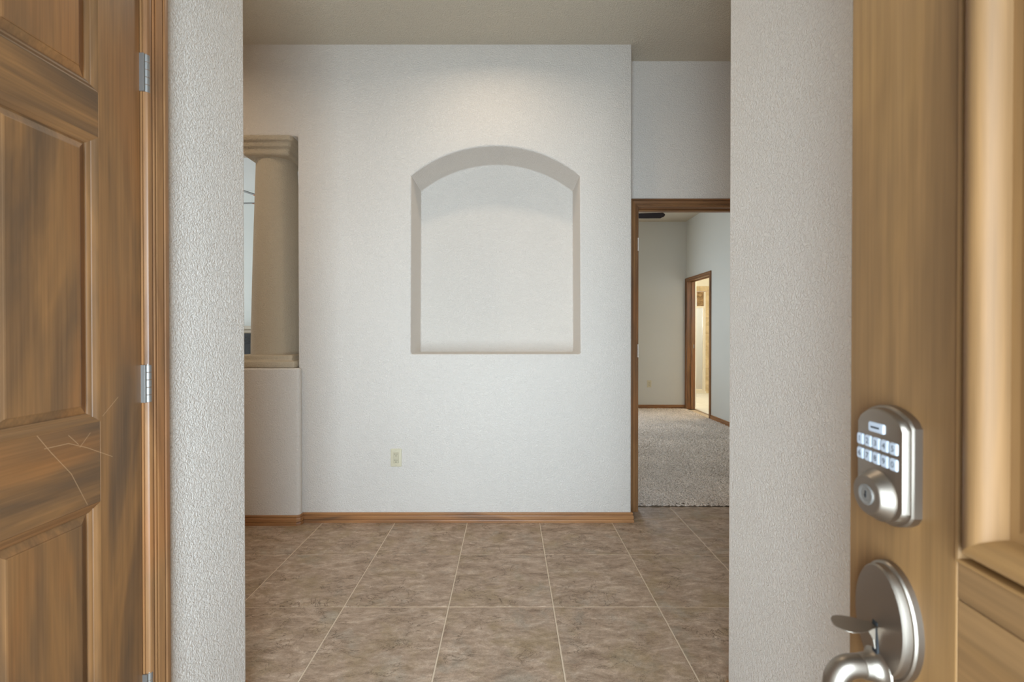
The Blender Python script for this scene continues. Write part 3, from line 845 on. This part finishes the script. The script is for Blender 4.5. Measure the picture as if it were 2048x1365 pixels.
# shower front plane at Y=9.1
S = 9.1
k9 = S / 880
def PX(p): return (p - 1018) * k9
def PZ_(p): return 1.2 - (p - 671) * k9
bm = bmesh.new()
box(bm, 3.12, 4.6, S, S + .12, 2.215, 2.75)
mesh_obj('wall_shower_header', bm, M['bath_white'], kind='structure')
# beige tile border under the header
hdr = mesh_obj('trim_5', B(3.12, 4.6, S - .008, S + .12, 2.11, 2.214), M['grout'], kind='structure')
t0 = None
for i in range(9):
    if t0 is None: t0 = mesh_obj('wall_tile', B(-.079, .079, -.006, 0, -.049, .049), M['beige_tile'], hdr); o = t0
    else: o = t0.copy(); C.objects.link(o); o.parent = hdr
    o.location = (3.2 + i * .162, S - .008, 2.162)
mesh_obj('wall_shower_pier', B(4.062, 4.6, S, S + .12, 0, 2.11), M['grout'], kind='structure')
pr = bpy.data.objects['wall_shower_pier']; t0 = None
for i in range(3):
    for j in range(12):
        if t0 is None: t0 = mesh_obj('wall_tile', B(-.082, .082, -.006, 0, -.085, .085), M['beige_tile'], pr); o = t0
        else: o = t0.copy(); C.objects.link(o); o.parent = pr
        o.location = (4.146 + i * .168, S - .0005, .09 + j * .174)
# shower interior
bm = bmesh.new()
box(bm, 3.12, 4.6, 10.2, 10.3, 0, 1.25); box(bm, 3.12, 3.2, 10.2, 10.3, 1.25, 2.15); box(bm, 4.12, 4.6, 10.2, 10.3, 1.25, 2.15); box(bm, 3.12, 4.6, 10.2, 10.3, 2.15, 2.75)
mesh_obj('wall_shower_back', bm, M['bath_white'], kind='structure')
w3 = mesh_obj('window_3', (lambda b_: ([box(b_, 3.2, 3.25, 10.2, 10.26, 1.25, 2.15), box(b_, 4.07, 4.12, 10.2, 10.26, 1.25, 2.15), box(b_, 3.25, 4.07, 10.2, 10.26, 1.25, 1.3), box(b_, 3.25, 4.07, 10.2, 10.26, 2.1, 2.15)], b_)[1])(bmesh.new()), M['white_metal'], kind='structure')
mesh_obj('window_pane', B(3.25, 4.07, 10.225, 10.23, 1.3, 2.1), M['pane'], w3)
mesh_obj('wall_shower_left', B(3.12, 3.2, 9.22, 10.2, 0, 2.75), M['bath_white'], kind='structure')
sh = empty('shower_enclosure', (3.6, S, 0), label='white-framed obscure glass shower door in the far bathroom', cat='shower')
ox = -3.6
def sb(name, x0, x1, y0, y1, z0, z1, m_, **k): return mesh_obj(name, B(x0 + ox, x1 + ox, y0, y1, z0, z1), m_, sh, **k)
sb('threshold', 3.21, 4.06, -.05, .08, .005, .045, M['white_metal'], bevel=.004)
sb('stone_panel', 3.893, 4.045, .02, .06, 1.805, 2.10, M['travertine'])
sb('frame_post', 4.028, 4.058, -.02, .03, .045, 2.10, M['white_metal'], bevel=.003)
sb('frame_post', 3.995, 4.020, -.03, .02, .045, 1.79, M['white_metal'], bevel=.003)
sb('frame_post', 3.212, 3.245, -.02, .02, .045, 1.79, M['white_metal'], bevel=.003)
sb('frame_rail', 3.212, 4.028, -.025, .02, 1.765, 1.80, M['white_metal'], bevel=.003)
sb('frame_rail', 3.245, 3.995, -.02, .02, .046, .085, M['white_metal'], bevel=.003)
sb('glass_panel', 3.245, 3.995, -.004, .004, .085, 1.765, M['glass'])
